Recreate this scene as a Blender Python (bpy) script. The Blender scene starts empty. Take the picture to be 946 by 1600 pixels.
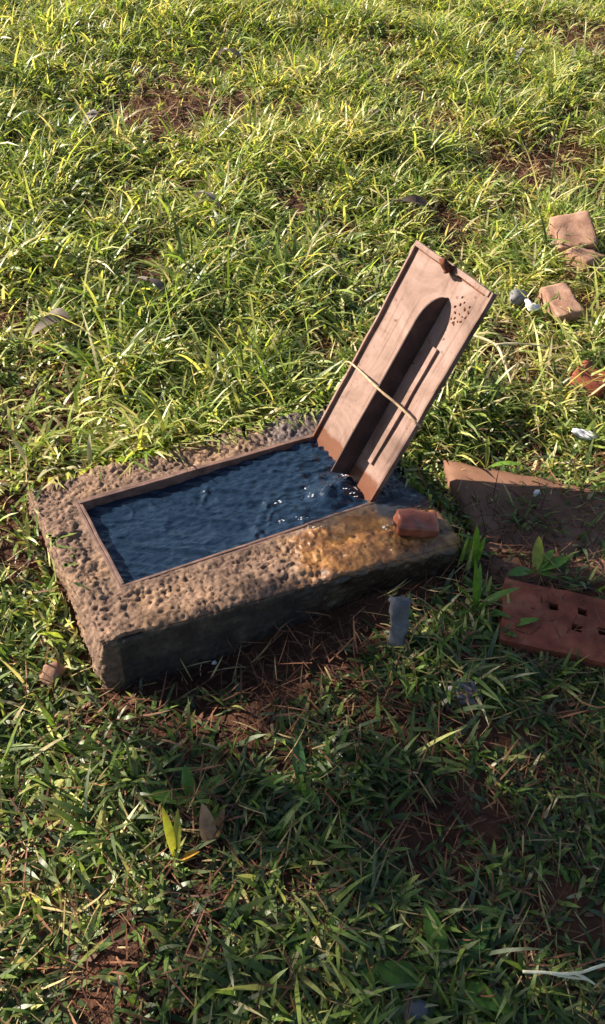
import bpy, bmesh, math
import numpy as np
from mathutils import Vector, Matrix

scene = bpy.context.scene
RNG = np.random.default_rng(11)

# ------------------------------------------------------------------ camera
CAM = np.array([-0.3387, -1.6518, 1.3872])
F_PX, PW, PH = 1350.68, 946.0, 1600.0
PITCH, ROLL, YAW = 0.71228, 0.05442, 0.53361
_fw = np.array([math.sin(YAW) * math.cos(PITCH), math.cos(YAW) * math.cos(PITCH), -math.sin(PITCH)])
_r0 = np.array([math.cos(YAW), -math.sin(YAW), 0.0])
_u0 = np.cross(_r0, _fw)
_rt = _r0 * math.cos(ROLL) + _u0 * math.sin(ROLL)
_up = -_r0 * math.sin(ROLL) + _u0 * math.cos(ROLL)
cd = bpy.data.cameras.new('camera')
cam = bpy.data.objects.new('camera', cd)
scene.collection.objects.link(cam)
cd.sensor_fit = 'VERTICAL'; cd.sensor_height = 24.0; cd.lens = F_PX / PH * 24.0
cd.clip_start = 0.02; cd.clip_end = 600.0
cam.matrix_world = Matrix(((_rt[0], _up[0], -_fw[0], CAM[0]), (_rt[1], _up[1], -_fw[1], CAM[1]),
                           (_rt[2], _up[2], -_fw[2], CAM[2]), (0, 0, 0, 1)))
scene.camera = cam

# ------------------------------------------------------------------ sky, sun, exposure
SUN_ELEV = math.radians(30)
SUN_H = np.array([-0.72, 0.694]); SUN_H = SUN_H / np.linalg.norm(SUN_H)      # horizontal direction towards the sun
SUN = np.array([SUN_H[0] * math.cos(SUN_ELEV), SUN_H[1] * math.cos(SUN_ELEV), math.sin(SUN_ELEV)])
world = bpy.data.worlds.new('World'); scene.world = world; world.use_nodes = True
wn = world.node_tree.nodes; wl = world.node_tree.links
sky = wn.new('ShaderNodeTexSky'); sky.sky_type = 'NISHITA'; sky.sun_disc = False
sky.sun_elevation = SUN_ELEV; sky.sun_rotation = math.atan2(SUN_H[0], SUN_H[1])
wl.new(sky.outputs[0], wn['Background'].inputs['Color']); wn['Background'].inputs['Strength'].default_value = 0.058
sd = bpy.data.lights.new('sun', 'SUN'); sd.energy = 5.0; sd.angle = math.radians(0.5); sd.color = (1.0, 0.89, 0.74)
so = bpy.data.objects.new('sun', sd); scene.collection.objects.link(so)
so.rotation_euler = Vector(SUN.tolist()).to_track_quat('Z', 'Y').to_euler()
so.location = (-6, 6, 8)
scene.view_settings.view_transform = 'Standard'; scene.view_settings.look = 'None'
scene.view_settings.exposure = 1.5; scene.view_settings.gamma = 1.0
scene.view_settings.use_curve_mapping = False
scene.render.engine = 'CYCLES'
scene.cycles.max_bounces = 8; scene.cycles.transparent_max_bounces = 8

# ------------------------------------------------------------------ helpers
def _h(ix, iy, iz, seed):
    with np.errstate(over='ignore'):
        n = (ix.astype(np.int64) * 374761393 + iy.astype(np.int64) * 668265263 + iz.astype(np.int64) * 1274126177 + seed * 974711) & 0xffffffff
        n = ((n ^ (n >> 13)) * 1103515245) & 0xffffffff
        n = ((n ^ (n >> 16)) * 2654435761) & 0xffffffff
        n = n ^ (n >> 15)
    return (n & 0xffffff) / float(0xffffff)
def vnoise(x, y, z=0.0, seed=0):
    x, y, z = np.broadcast_arrays(np.asarray(x, float), np.asarray(y, float), np.asarray(z, float))
    ix, iy, iz = np.floor(x), np.floor(y), np.floor(z)
    fx, fy, fz = x - ix, y - iy, z - iz
    fx, fy, fz = [t * t * t * (t * (t * 6 - 15) + 10) for t in (fx, fy, fz)]
    o = 0
    for dx in (0, 1):
        for dy in (0, 1):
            for dz in (0, 1):
                o = o + _h(ix + dx, iy + dy, iz + dz, seed) * np.where(dx, fx, 1 - fx) * np.where(dy, fy, 1 - fy) * np.where(dz, fz, 1 - fz)
    return o * 2 - 1
def fbm(x, y, z=0.0, oct=3, seed=0):
    o, a, s = 0, 1.0, 1.0
    for k in range(oct):
        o = o + a * vnoise(np.asarray(x) * s + 7.3 * k, np.asarray(y) * s - 3.1 * k, np.asarray(z) * s, seed + k)
        a *= 0.5; s *= 2.03
    return o
def sstep(a, b, t):
    t = np.clip((np.asarray(t, float) - a) / (b - a), 0, 1)
    return t * t * (3 - 2 * t)

# ground height: the bank falls from behind the basin towards the photographer
MUD = []            # (x, y, radius, depth), filled below
def terr(x, y):
    x = np.asarray(x, float); y = np.asarray(y, float)
    t = y - 0.2
    up = 0.5 * (t + np.sqrt(t * t + 0.12))
    up = 14 * (1 - np.exp(-up / 14))
    z = -0.180 + 0.105 * sstep(-0.45, 0.2, y) + 0.15 * up - 0.07 * sstep(-0.55, -1.7, y)
    z = z + 0.065 * sstep(0.0, 0.6, x) * sstep(-0.15, -0.5, y) * sstep(-1.25, -0.7, y)
    z = z - 0.03 * sstep(-0.1, -0.5, x) * sstep(0.4, -0.2, y)
    z = z + 0.022 * fbm(x * 1.1, y * 1.1, 0, 2, 3) + 0.008 * fbm(x * 6, y * 6, 0, 3, 5)
    for mx, my, mr, md in MUD:
        z = z - md * np.exp(-((x - mx) ** 2 + (y - my) ** 2) / (mr * mr))
    return z
def ray(px, py):
    return _fw + _rt * (px - PW / 2) / F_PX + _up * (PH / 2 - py) / F_PX
def at_z(px, py, z):
    d = ray(px, py); t = (z - CAM[2]) / d[2]
    return CAM + d * t
def at_ground(px, py, lift=0.0):
    d = ray(px, py); t = np.arange(0.6, 11.0, 0.01)
    for k in range(2):
        p = CAM + d * t[:, None]
        hit = int(np.argmax(p[:, 2] < terr(p[:, 0], p[:, 1]) + lift))
        if k == 0: t = np.linspace(t[max(hit - 1, 0)], t[hit], 12)
    return p[hit]
def px_size(p):                               # metres covered by one photo pixel at p
    return float(np.dot(p - CAM, _fw)) / F_PX
MUD_PX = [(590, 1115, 60, 0.02), (330, 1300, 40, 0.012), (690, 1290, 60, 0.01)]
for a in MUD_PX:
    g = at_ground(a[0], a[1]); MUD.append((g[0], g[1], a[2] * px_size(g), a[3]))

def link(o, parent=None):
    scene.collection.objects.link(o)
    if parent: o.parent = parent
    return o
def meta(o, label, cat, group=None):
    o['label'] = label; o['category'] = cat
    if group: o['group'] = group
    return o
def empty(name, loc=(0, 0, 0), rz=0.0):
    o = bpy.data.objects.new(name, None); o.empty_display_size = 0.1
    o.location = tuple(float(v) for v in loc); o.rotation_euler = (0, 0, rz)
    return link(o)
def np_mesh(name, V, F, mat, smooth=True, col=None, parent=None, link_it=True):
    """V (n,3), F list/array of quads and tris given as (m,4) and (k,3) arrays"""
    me = bpy.data.meshes.new(name)
    V = np.asarray(V, np.float32)
    faces = [np.asarray(f, np.int32) for f in F if len(f)]
    loops = np.concatenate([f.ravel() for f in faces])
    tot = np.concatenate([np.full(len(f), f.shape[1], np.int32) for f in faces])
    start = np.concatenate([[0], np.cumsum(tot)[:-1]]).astype(np.int32)
    me.vertices.add(len(V)); me.vertices.foreach_set('co', V.ravel())
    me.loops.add(len(loops)); me.loops.foreach_set('vertex_index', loops)
    me.polygons.add(len(tot)); me.polygons.foreach_set('loop_start', start); me.polygons.foreach_set('loop_total', tot)
    me.update(calc_edges=True)
    if smooth: me.polygons.foreach_set('use_smooth', np.ones(len(tot), bool))
    if col is not None:
        a = me.color_attributes.new('col', 'FLOAT_COLOR', 'POINT')
        c = np.ones((len(V), 4), np.float32); c[:, :3] = col
        a.data.foreach_set('color', c.ravel())
    if mat: me.materials.append(mat)
    o = bpy.data.objects.new(name, me)
    return link(o, parent) if link_it else o
def bm_obj(name, bm, mat, parent=None, smooth=False):
    me = bpy.data.meshes.new(name); bm.normal_update(); bm.to_mesh(me); bm.free()
    if smooth: me.polygons.foreach_set('use_smooth', np.ones(len(me.polygons), bool))
    me.materials.append(mat)
    return link(bpy.data.objects.new(name, me), parent)
def grid_faces(nx, ny, off=0, keep=None):
    i, j = np.meshgrid(np.arange(nx - 1), np.arange(ny - 1), indexing='ij')
    a = (i * ny + j).ravel() + off
    q = np.c_[a, a + ny, a + ny + 1, a + 1]
    return q if keep is None else q[keep.ravel()]
def tube_mesh(pts, rad, n=7, rough=0.0, seed=0, caps=True):
    pts = np.asarray(pts, float); m = len(pts)
    rad = np.broadcast_to(np.asarray(rad, float), (m,))
    tan = np.gradient(pts, axis=0); tan /= np.linalg.norm(tan, axis=1)[:, None] + 1e-9
    ref = np.array([0.31, 0.17, 0.93])
    s = np.cross(tan, ref); s /= np.linalg.norm(s, axis=1)[:, None] + 1e-9
    u = np.cross(s, tan)
    a = np.linspace(0, 2 * np.pi, n, endpoint=False)
    rr = rad[:, None] * (1 + rough * vnoise(pts[:, 0:1] * 60 + 3 * np.cos(a), pts[:, 2:3] * 60 + 3 * np.sin(a), pts[:, 1:2] * 60, seed))
    V = pts[:, None, :] + (np.cos(a)[None, :, None] * s[:, None, :] + np.sin(a)[None, :, None] * u[:, None, :]) * rr[:, :, None]
    V = V.reshape(-1, 3)
    F = []
    for k in range(m - 1):
        for j in range(n):
            j2 = (j + 1) % n
            F.append((k * n + j, k * n + j2, (k + 1) * n + j2, (k + 1) * n + j))
    T = []
    if caps:
        V = np.vstack([V, pts[:1], pts[-1:]]); c0 = m * n
        for j in range(n):
            T.append((c0, (j + 1) % n, j)); T.append((c0 + 1, (m - 1) * n + j, (m - 1) * n + (j + 1) % n))
    return V, [np.array(F), np.array(T)] if T else [np.array(F)]
def smooth_path(ctrl, n=24):
    ctrl = np.asarray(ctrl, float); m = len(ctrl)
    P = np.vstack([2 * ctrl[0] - ctrl[1], ctrl, 2 * ctrl[-1] - ctrl[-2]])
    out = []
    for s in np.linspace(0, m - 1 - 1e-6, n):
        i = int(s); t = s - i
        a, b, c, d = P[i], P[i + 1], P[i + 2], P[i + 3]
        out.append(0.5 * (2 * b + (c - a) * t + (2 * a - 5 * b + 4 * c - d) * t * t + (3 * b - a - 3 * c + d) * t ** 3))
    return np.array(out)

# ------------------------------------------------------------------ materials
def mat_new(name):
    m = bpy.data.materials.new(name); m.use_nodes = True
    nt = m.node_tree
    return m, nt.nodes, nt.links, nt.nodes['Principled BSDF']
def ramp(nodes, stops):
    r = nodes.new('ShaderNodeValToRGB'); e = r.color_ramp.elements
    while len(e) < len(stops): e.new(0.5)
    for k, (p, c) in enumerate(stops):
        e[k].position = p; e[k].color = (c[0], c[1], c[2], 1) if len(c) == 3 else c
    return r
def noise_node(nodes, links, vec, scale, detail=4, rough=0.55, dist=0.0):
    n = nodes.new('ShaderNodeTexNoise'); n.inputs['Scale'].default_value = scale
    n.inputs['Detail'].default_value = detail; n.inputs['Roughness'].default_value = rough
    n.inputs['Distortion'].default_value = dist
    if vec is not None: links.new(vec, n.inputs['Vector'])
    return n
def earthy(name, stops, scale, rough=0.85, bump=0.4, bscale=120, bdist=0.004, spec=0.25, stops2=None, scale2=8, wet=None):
    """a mottled mineral surface: two layers of noise colour, fine relief"""
    m, N, L, B = mat_new(name)
    tc = N.new('ShaderNodeTexCoord').outputs['Object']
    n1 = noise_node(N, L, tc, scale, 6, 0.62, 0.4); r1 = ramp(N, stops); L.new(n1.outputs[0], r1.inputs[0])
    out = r1.outputs[0]
    if stops2:
        n2 = noise_node(N, L, tc, scale2, 4, 0.6, 0.8); r2 = ramp(N, stops2); L.new(n2.outputs[0], r2.inputs[0])
        mx = N.new('ShaderNodeMix'); mx.data_type = 'RGBA'; mx.blend_type = 'MULTIPLY'; mx.inputs['Factor'].default_value = 1.0
        L.new(out, mx.inputs['A']); L.new(r2.outputs[0], mx.inputs['B']); out = mx.outputs['Result']
    L.new(out, B.inputs['Base Color'])
    B.inputs['Roughness'].default_value = rough; B.inputs['Specular IOR Level'].default_value = spec
    nb = noise_node(N, L, tc, bscale, 5, 0.65)
    bp = N.new('ShaderNodeBump'); bp.inputs['Strength'].default_value = bump; bp.inputs['Distance'].default_value = bdist
    L.new(nb.outputs[0], bp.inputs['Height']); L.new(bp.outputs[0], B.inputs['Normal'])
    if wet is not None:
        nw = noise_node(N, L, tc, wet[0], 3, 0.5); rw = ramp(N, [(wet[1], (rough,) * 3), (wet[2], (wet[3],) * 3)])
        L.new(nw.outputs[0], rw.inputs[0]); L.new(rw.outputs[0], B.inputs['Roughness'])
    return m

def blade_material(name, trans=0.42, rough=0.42, spec=0.35, tint=(1.25, 1.2, 0.55)):
    m, N, L, B = mat_new(name)
    at = N.new('ShaderNodeAttribute'); at.attribute_name = 'col'
    tc = N.new('ShaderNodeTexCoord').outputs['Object']
    n = noise_node(N, L, tc, 90, 3, 0.6); r = ramp(N, [(0.3, (0.72, 0.72, 0.72)), (0.7, (1.2, 1.18, 1.1))]); L.new(n.outputs[0], r.inputs[0])
    mx = N.new('ShaderNodeMix'); mx.data_type = 'RGBA'; mx.blend_type = 'MULTIPLY'; mx.inputs['Factor'].default_value = 1
    L.new(at.outputs['Color'], mx.inputs['A']); L.new(r.outputs[0], mx.inputs['B'])
    L.new(mx.outputs['Result'], B.inputs['Base Color'])
    B.inputs['Roughness'].default_value = rough; B.inputs['Specular IOR Level'].default_value = spec
    t = N.new('ShaderNodeBsdfTranslucent')
    m2 = N.new('ShaderNodeMix'); m2.data_type = 'RGBA'; m2.blend_type = 'MULTIPLY'; m2.inputs['Factor'].default_value = 1
    L.new(mx.outputs['Result'], m2.inputs['A']); m2.inputs['B'].default_value = (*tint, 1); L.new(m2.outputs['Result'], t.inputs['Color'])
    ms = N.new('ShaderNodeMixShader'); ms.inputs[0].default_value = trans
    L.new(B.outputs[0], ms.inputs[1]); L.new(t.outputs[0], ms.inputs[2])
    L.new(ms.outputs[0], N['Material Output'].inputs['Surface'])
    return m

M = {}
M['soil'] = earthy('red_soil', [(0.25, (0.035, 0.016, 0.010)), (0.5, (0.085, 0.037, 0.021)), (0.72, (0.14, 0.065, 0.036))], 9, 0.9, 0.9, 70, 0.012,
                   stops2=[(0.3, (0.6, 0.55, 0.5)), (0.7, (1.15, 1.05, 1.0))], scale2=2.2)
M['grass'] = blade_material('grass_blade', 0.48, 0.40, 0.45)
M['straw'] = blade_material('dry_grass', 0.25, 0.6, 0.2, (1.1, 1.0, 0.75))
M['leaf'] = blade_material('broad_leaf', 0.38, 0.33, 0.45)
M['clay'] = earthy('fired_clay', [(0.3, (0.16, 0.045, 0.026)), (0.5, (0.30, 0.085, 0.045)), (0.72, (0.38, 0.15, 0.085))], 20, 0.75, 0.5, 160, 0.002,
                   stops2=[(0.35, (0.55, 0.5, 0.5)), (0.65, (1.05, 1.0, 1.0))], scale2=6)
M['brick'] = earthy('weathered_brick', [(0.3, (0.20, 0.11, 0.08)), (0.5, (0.33, 0.19, 0.14)), (0.72, (0.44, 0.29, 0.22))], 18, 0.9, 0.6, 130, 0.003,
                    stops2=[(0.3, (0.6, 0.55, 0.5)), (0.65, (1.05, 1.05, 1.0))], scale2=7)
M['mudslab'] = earthy('mud_coated_slab', [(0.3, (0.14, 0.072, 0.045)), (0.55, (0.21, 0.11, 0.07)), (0.75, (0.27, 0.16, 0.105))], 7, 0.7, 0.35, 90, 0.003,
                      stops2=[(0.35, (0.75, 0.72, 0.7)), (0.65, (1.05, 1.0, 1.0))], scale2=3)
M['greystone'] = earthy('grey_stone', [(0.3, (0.075, 0.075, 0.08)), (0.55, (0.145, 0.145, 0.152)), (0.75, (0.22, 0.22, 0.225))], 20, 0.7, 0.5, 140, 0.003)
M['palestone'] = earthy('pale_stone', [(0.3, (0.34, 0.27, 0.24)), (0.55, (0.5, 0.42, 0.39)), (0.75, (0.62, 0.56, 0.52))], 30, 0.8, 0.4, 200, 0.002)
M['white'] = earthy('white_chalky', [(0.3, (0.55, 0.54, 0.55)), (0.6, (0.75, 0.74, 0.74))], 40, 0.6, 0.3, 240, 0.001)
M['twig'] = earthy('pale_twig', [(0.3, (0.42, 0.33, 0.19)), (0.6, (0.62, 0.53, 0.33))], 50, 0.7, 0.4, 260, 0.001)
M['white_twig'] = earthy('cream_twig', [(0.3, (0.6, 0.52, 0.32)), (0.6, (0.78, 0.72, 0.5))], 50, 0.6, 0.3, 260, 0.001)
M['stem'] = earthy('straw_stem', [(0.3, (0.27, 0.17, 0.10)), (0.6, (0.46, 0.32, 0.20))], 50, 0.7, 0.4, 260, 0.001)
M['bark'] = earthy('tree_bark', [(0.3, (0.06, 0.045, 0.03)), (0.6, (0.14, 0.10, 0.07))], 12, 0.9, 0.8, 30, 0.02)
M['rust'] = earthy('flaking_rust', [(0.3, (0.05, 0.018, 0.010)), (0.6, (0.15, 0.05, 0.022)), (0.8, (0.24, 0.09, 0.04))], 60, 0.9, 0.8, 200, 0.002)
M['framemetal'] = earthy('rusted_frame_metal', [(0.3, (0.07, 0.038, 0.03)), (0.55, (0.15, 0.085, 0.066)), (0.75, (0.26, 0.15, 0.115))], 28, 0.62, 0.5, 170, 0.0015, spec=0.4)
M['fin'] = earthy('dark_fin_steel', [(0.3, (0.030, 0.018, 0.018)), (0.55, (0.055, 0.034, 0.032)), (0.75, (0.11, 0.068, 0.055))], 16, 0.75, 0.4, 120, 0.002)  # fin steel, much darker than the lid plate
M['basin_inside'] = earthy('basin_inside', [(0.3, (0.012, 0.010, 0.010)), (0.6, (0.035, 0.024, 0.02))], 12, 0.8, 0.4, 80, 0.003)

def lid_material():
    m, N, L, B = mat_new('dusty_painted_lid')
    tc = N.new('ShaderNodeTexCoord').outputs['Object']
    n1 = noise_node(N, L, tc, 7, 8, 0.68, 0.9)
    r1 = ramp(N, [(0.3, (0.11, 0.062, 0.043)), (0.46, (0.19, 0.115, 0.09)), (0.58, (0.24, 0.153, 0.126)), (0.72, (0.27, 0.188, 0.17))]); L.new(n1.outputs[0], r1.inputs[0])
    # long scratches and runs along the lid
    mp = N.new('ShaderNodeMapping'); mp.inputs['Scale'].default_value = (70, 4, 4); L.new(tc, mp.inputs['Vector'])
    n2 = noise_node(N, L, mp.outputs[0], 1.0, 4, 0.6, 0.3); r2 = ramp(N, [(0.36, (0.62, 0.52, 0.45)), (0.46, (1, 1, 1)), (0.7, (1.07, 1.05, 1.04))]); L.new(n2.outputs[0], r2.inputs[0])
    a = N.new('ShaderNodeMix'); a.data_type = 'RGBA'; a.blend_type = 'MULTIPLY'; a.inputs['Factor'].default_value = 0.75
    L.new(r1.outputs[0], a.inputs['A']); L.new(r2.outputs[0], a.inputs['B'])
    # rust freckles
    n3 = noise_node(N, L, tc, 75, 3, 0.55); r3 = ramp(N, [(0.61, (0, 0, 0)), (0.67, (1, 1, 1))]); L.new(n3.outputs[0], r3.inputs[0])
    n3b = noise_node(N, L, tc, 7, 2, 0.5); r3b = ramp(N, [(0.44, (0, 0, 0)), (0.6, (1, 1, 1))]); L.new(n3b.outputs[0], r3b.inputs[0])
    mm = N.new('ShaderNodeMath'); mm.operation = 'MULTIPLY'; L.new(r3.outputs[0], mm.inputs[0]); L.new(r3b.outputs[0], mm.inputs[1])
    b = N.new('ShaderNodeMix'); b.data_type = 'RGBA'; L.new(mm.outputs[0], b.inputs['Factor']); L.new(a.outputs['Result'], b.inputs['A']); b.inputs['B'].default_value = (0.09, 0.035, 0.02, 1)
    # soaked foot of the lid (object y runs up the lid)
    sp = N.new('ShaderNodeSeparateXYZ'); L.new(tc, sp.inputs[0])
    nw = noise_node(N, L, tc, 12, 3, 0.5)
    w1 = N.new('ShaderNodeMath'); w1.operation = 'MULTIPLY_ADD'; L.new(nw.outputs[0], w1.inputs[0]); w1.inputs[1].default_value = -0.05; L.new(sp.outputs['Y'], w1.inputs[2])
    w2 = N.new('ShaderNodeMapRange'); w2.inputs['From Min'].default_value = 0.028; w2.inputs['From Max'].default_value = 0.016
    L.new(w1.outputs[0], w2.inputs['Value'])
    c = N.new('ShaderNodeMix'); c.data_type = 'RGBA'; L.new(w2.outputs[0], c.inputs['Factor']); L.new(b.outputs['Result'], c.inputs['A']); c.inputs['B'].default_value = (0.13, 0.055, 0.035, 1)
    L.new(c.outputs['Result'], B.inputs['Base Color'])
    rr = N.new('ShaderNodeMapRange'); rr.inputs['To Min'].default_value = 0.72; rr.inputs['To Max'].default_value = 0.2
    L.new(w2.outputs[0], rr.inputs['Value']); L.new(rr.outputs[0], B.inputs['Roughness'])
    B.inputs['Specular IOR Level'].default_value = 0.35
    nb = noise_node(N, L, tc, 60, 5, 0.6); bp = N.new('ShaderNodeBump'); bp.inputs['Strength'].default_value = 0.25; bp.inputs['Distance'].default_value = 0.003
    L.new(nb.outputs[0], bp.inputs['Height']); L.new(bp.outputs[0], B.inputs['Normal'])
    return m
M['lid'] = lid_material()

def concrete_material():
    m, N, L, B = mat_new('rough_old_concrete')
    tc = N.new('ShaderNodeTexCoord').outputs['Object']
    n1 = noise_node(N, L, tc, 55, 5, 0.65, 0.3)
    r1 = ramp(N, [(0.28, (0.05, 0.03, 0.022)), (0.44, (0.13, 0.08, 0.056)), (0.6, (0.22, 0.142, 0.10)), (0.75, (0.33, 0.235, 0.18))]); L.new(n1.outputs[0], r1.inputs[0])
    n2 = noise_node(N, L, tc, 5, 4, 0.6, 0.6)
    r2 = ramp(N, [(0.32, (0.55, 0.47, 0.47)), (0.5, (0.98, 0.93, 0.86)), (0.66, (1.2, 1.1, 0.88))]); L.new(n2.outputs[0], r2.inputs[0])
    a = N.new('ShaderNodeMix'); a.data_type = 'RGBA'; a.blend_type = 'MULTIPLY'; a.inputs['Factor'].default_value = 1
    L.new(r1.outputs[0], a.inputs['A']); L.new(r2.outputs[0], a.inputs['B'])
    # wet run below the overflowing corner, with orange iron slime
    at = N.new('ShaderNodeAttribute'); at.attribute_name = 'col'
    sc_ = N.new('ShaderNodeSeparateColor'); L.new(at.outputs['Color'], sc_.inputs[0])
    n3 = noise_node(N, L, tc, 26, 5, 0.65, 0.5)
    r3 = ramp(N, [(0.32, (0.055, 0.028, 0.015)), (0.5, (0.19, 0.085, 0.03)), (0.66, (0.34, 0.17, 0.055)), (0.8, (0.36, 0.24, 0.12))]); L.new(n3.outputs[0], r3.inputs[0])
    b = N.new('ShaderNodeMix'); b.data_type = 'RGBA'; L.new(sc_.outputs[0], b.inputs['Factor']); L.new(a.outputs['Result'], b.inputs['A']); L.new(r3.outputs[0], b.inputs['B'])
    # damp, mossy sides, with the shade of the front put into the colour
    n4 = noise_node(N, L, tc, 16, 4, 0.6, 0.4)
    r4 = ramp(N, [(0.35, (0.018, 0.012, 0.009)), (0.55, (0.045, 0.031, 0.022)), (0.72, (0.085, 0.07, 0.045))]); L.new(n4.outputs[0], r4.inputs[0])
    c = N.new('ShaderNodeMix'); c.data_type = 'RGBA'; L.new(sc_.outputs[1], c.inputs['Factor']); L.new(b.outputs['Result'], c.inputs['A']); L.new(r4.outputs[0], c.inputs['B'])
    # dark wet stone where a film of water stands
    d = N.new('ShaderNodeMix'); d.data_type = 'RGBA'; L.new(sc_.outputs[2], d.inputs['Factor']); L.new(c.outputs['Result'], d.inputs['A']); d.inputs['B'].default_value = (0.05, 0.045, 0.05, 1)
    L.new(d.outputs['Result'], B.inputs['Base Color'])
    ad = N.new('ShaderNodeMath'); ad.operation = 'MAXIMUM'; L.new(sc_.outputs[0], ad.inputs[0]); L.new(sc_.outputs[2], ad.inputs[1])
    rr = N.new('ShaderNodeMapRange'); rr.inputs['To Min'].default_value = 0.9; rr.inputs['To Max'].default_value = 0.16
    L.new(ad.outputs[0], rr.inputs['Value']); L.new(rr.outputs[0], B.inputs['Roughness'])
    nb = noise_node(N, L, tc, 150, 5, 0.65); bp = N.new('ShaderNodeBump'); bp.inputs['Strength'].default_value = 0.6; bp.inputs['Distance'].default_value = 0.004
    L.new(nb.outputs[0], bp.inputs['Height']); L.new(bp.outputs[0], B.inputs['Normal'])
    return m
M['concrete'] = concrete_material()

def water_material(name, bscale, bstr, base=(0.80, 0.88, 0.92, 1), trans=1.0):
    m, N, L, B = mat_new(name)
    tc = N.new('ShaderNodeTexCoord').outputs['Object']
    B.inputs['Base Color'].default_value = base; B.inputs['Transmission Weight'].default_value = trans
    B.inputs['IOR'].default_value = 1.333; B.inputs['Roughness'].default_value = 0.03
    mpw = N.new('ShaderNodeMapping'); mpw.inputs['Rotation'].default_value = (0, 0, math.radians(35)); mpw.inputs['Scale'].default_value = (0.45, 1.2, 1); L.new(tc, mpw.inputs['Vector'])
    nb = noise_node(N, L, mpw.outputs[0], bscale, 3, 0.5, 0.4); bp = N.new('ShaderNodeBump'); bp.inputs['Strength'].default_value = bstr; bp.inputs['Distance'].default_value = 0.004
    L.new(nb.outputs[0], bp.inputs['Height']); L.new(bp.outputs[0], B.inputs['Normal'])
    return m
M['water'] = water_material('spring_water', 60, 0.9, (0.016, 0.034, 0.066, 1), 0.40)  # blue base colour stands in for the reflected sky
M['water'].node_tree.nodes['Principled BSDF'].inputs['Specular IOR Level'].default_value = 0.85
M['clearwater'] = water_material('clear_water', 60, 0.35)

# ------------------------------------------------------------------ ground
n = 340
u = np.linspace(-1, 1, n)
gx = 0.7 + 1.6 * np.sinh(u * 4.6) / math.sinh(1.0) * 1.0
gy = 0.3 + 1.6 * np.sinh(u * 4.6) / math.sinh(1.0) * 1.0
X, Y = np.meshgrid(gx, gy, indexing='ij')
ground = np_mesh('ground', np.c_[X.ravel(), Y.ravel(), terr(X, Y).ravel()], [grid_faces(n, n)], M['soil'])
ground['kind'] = 'structure'

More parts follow.
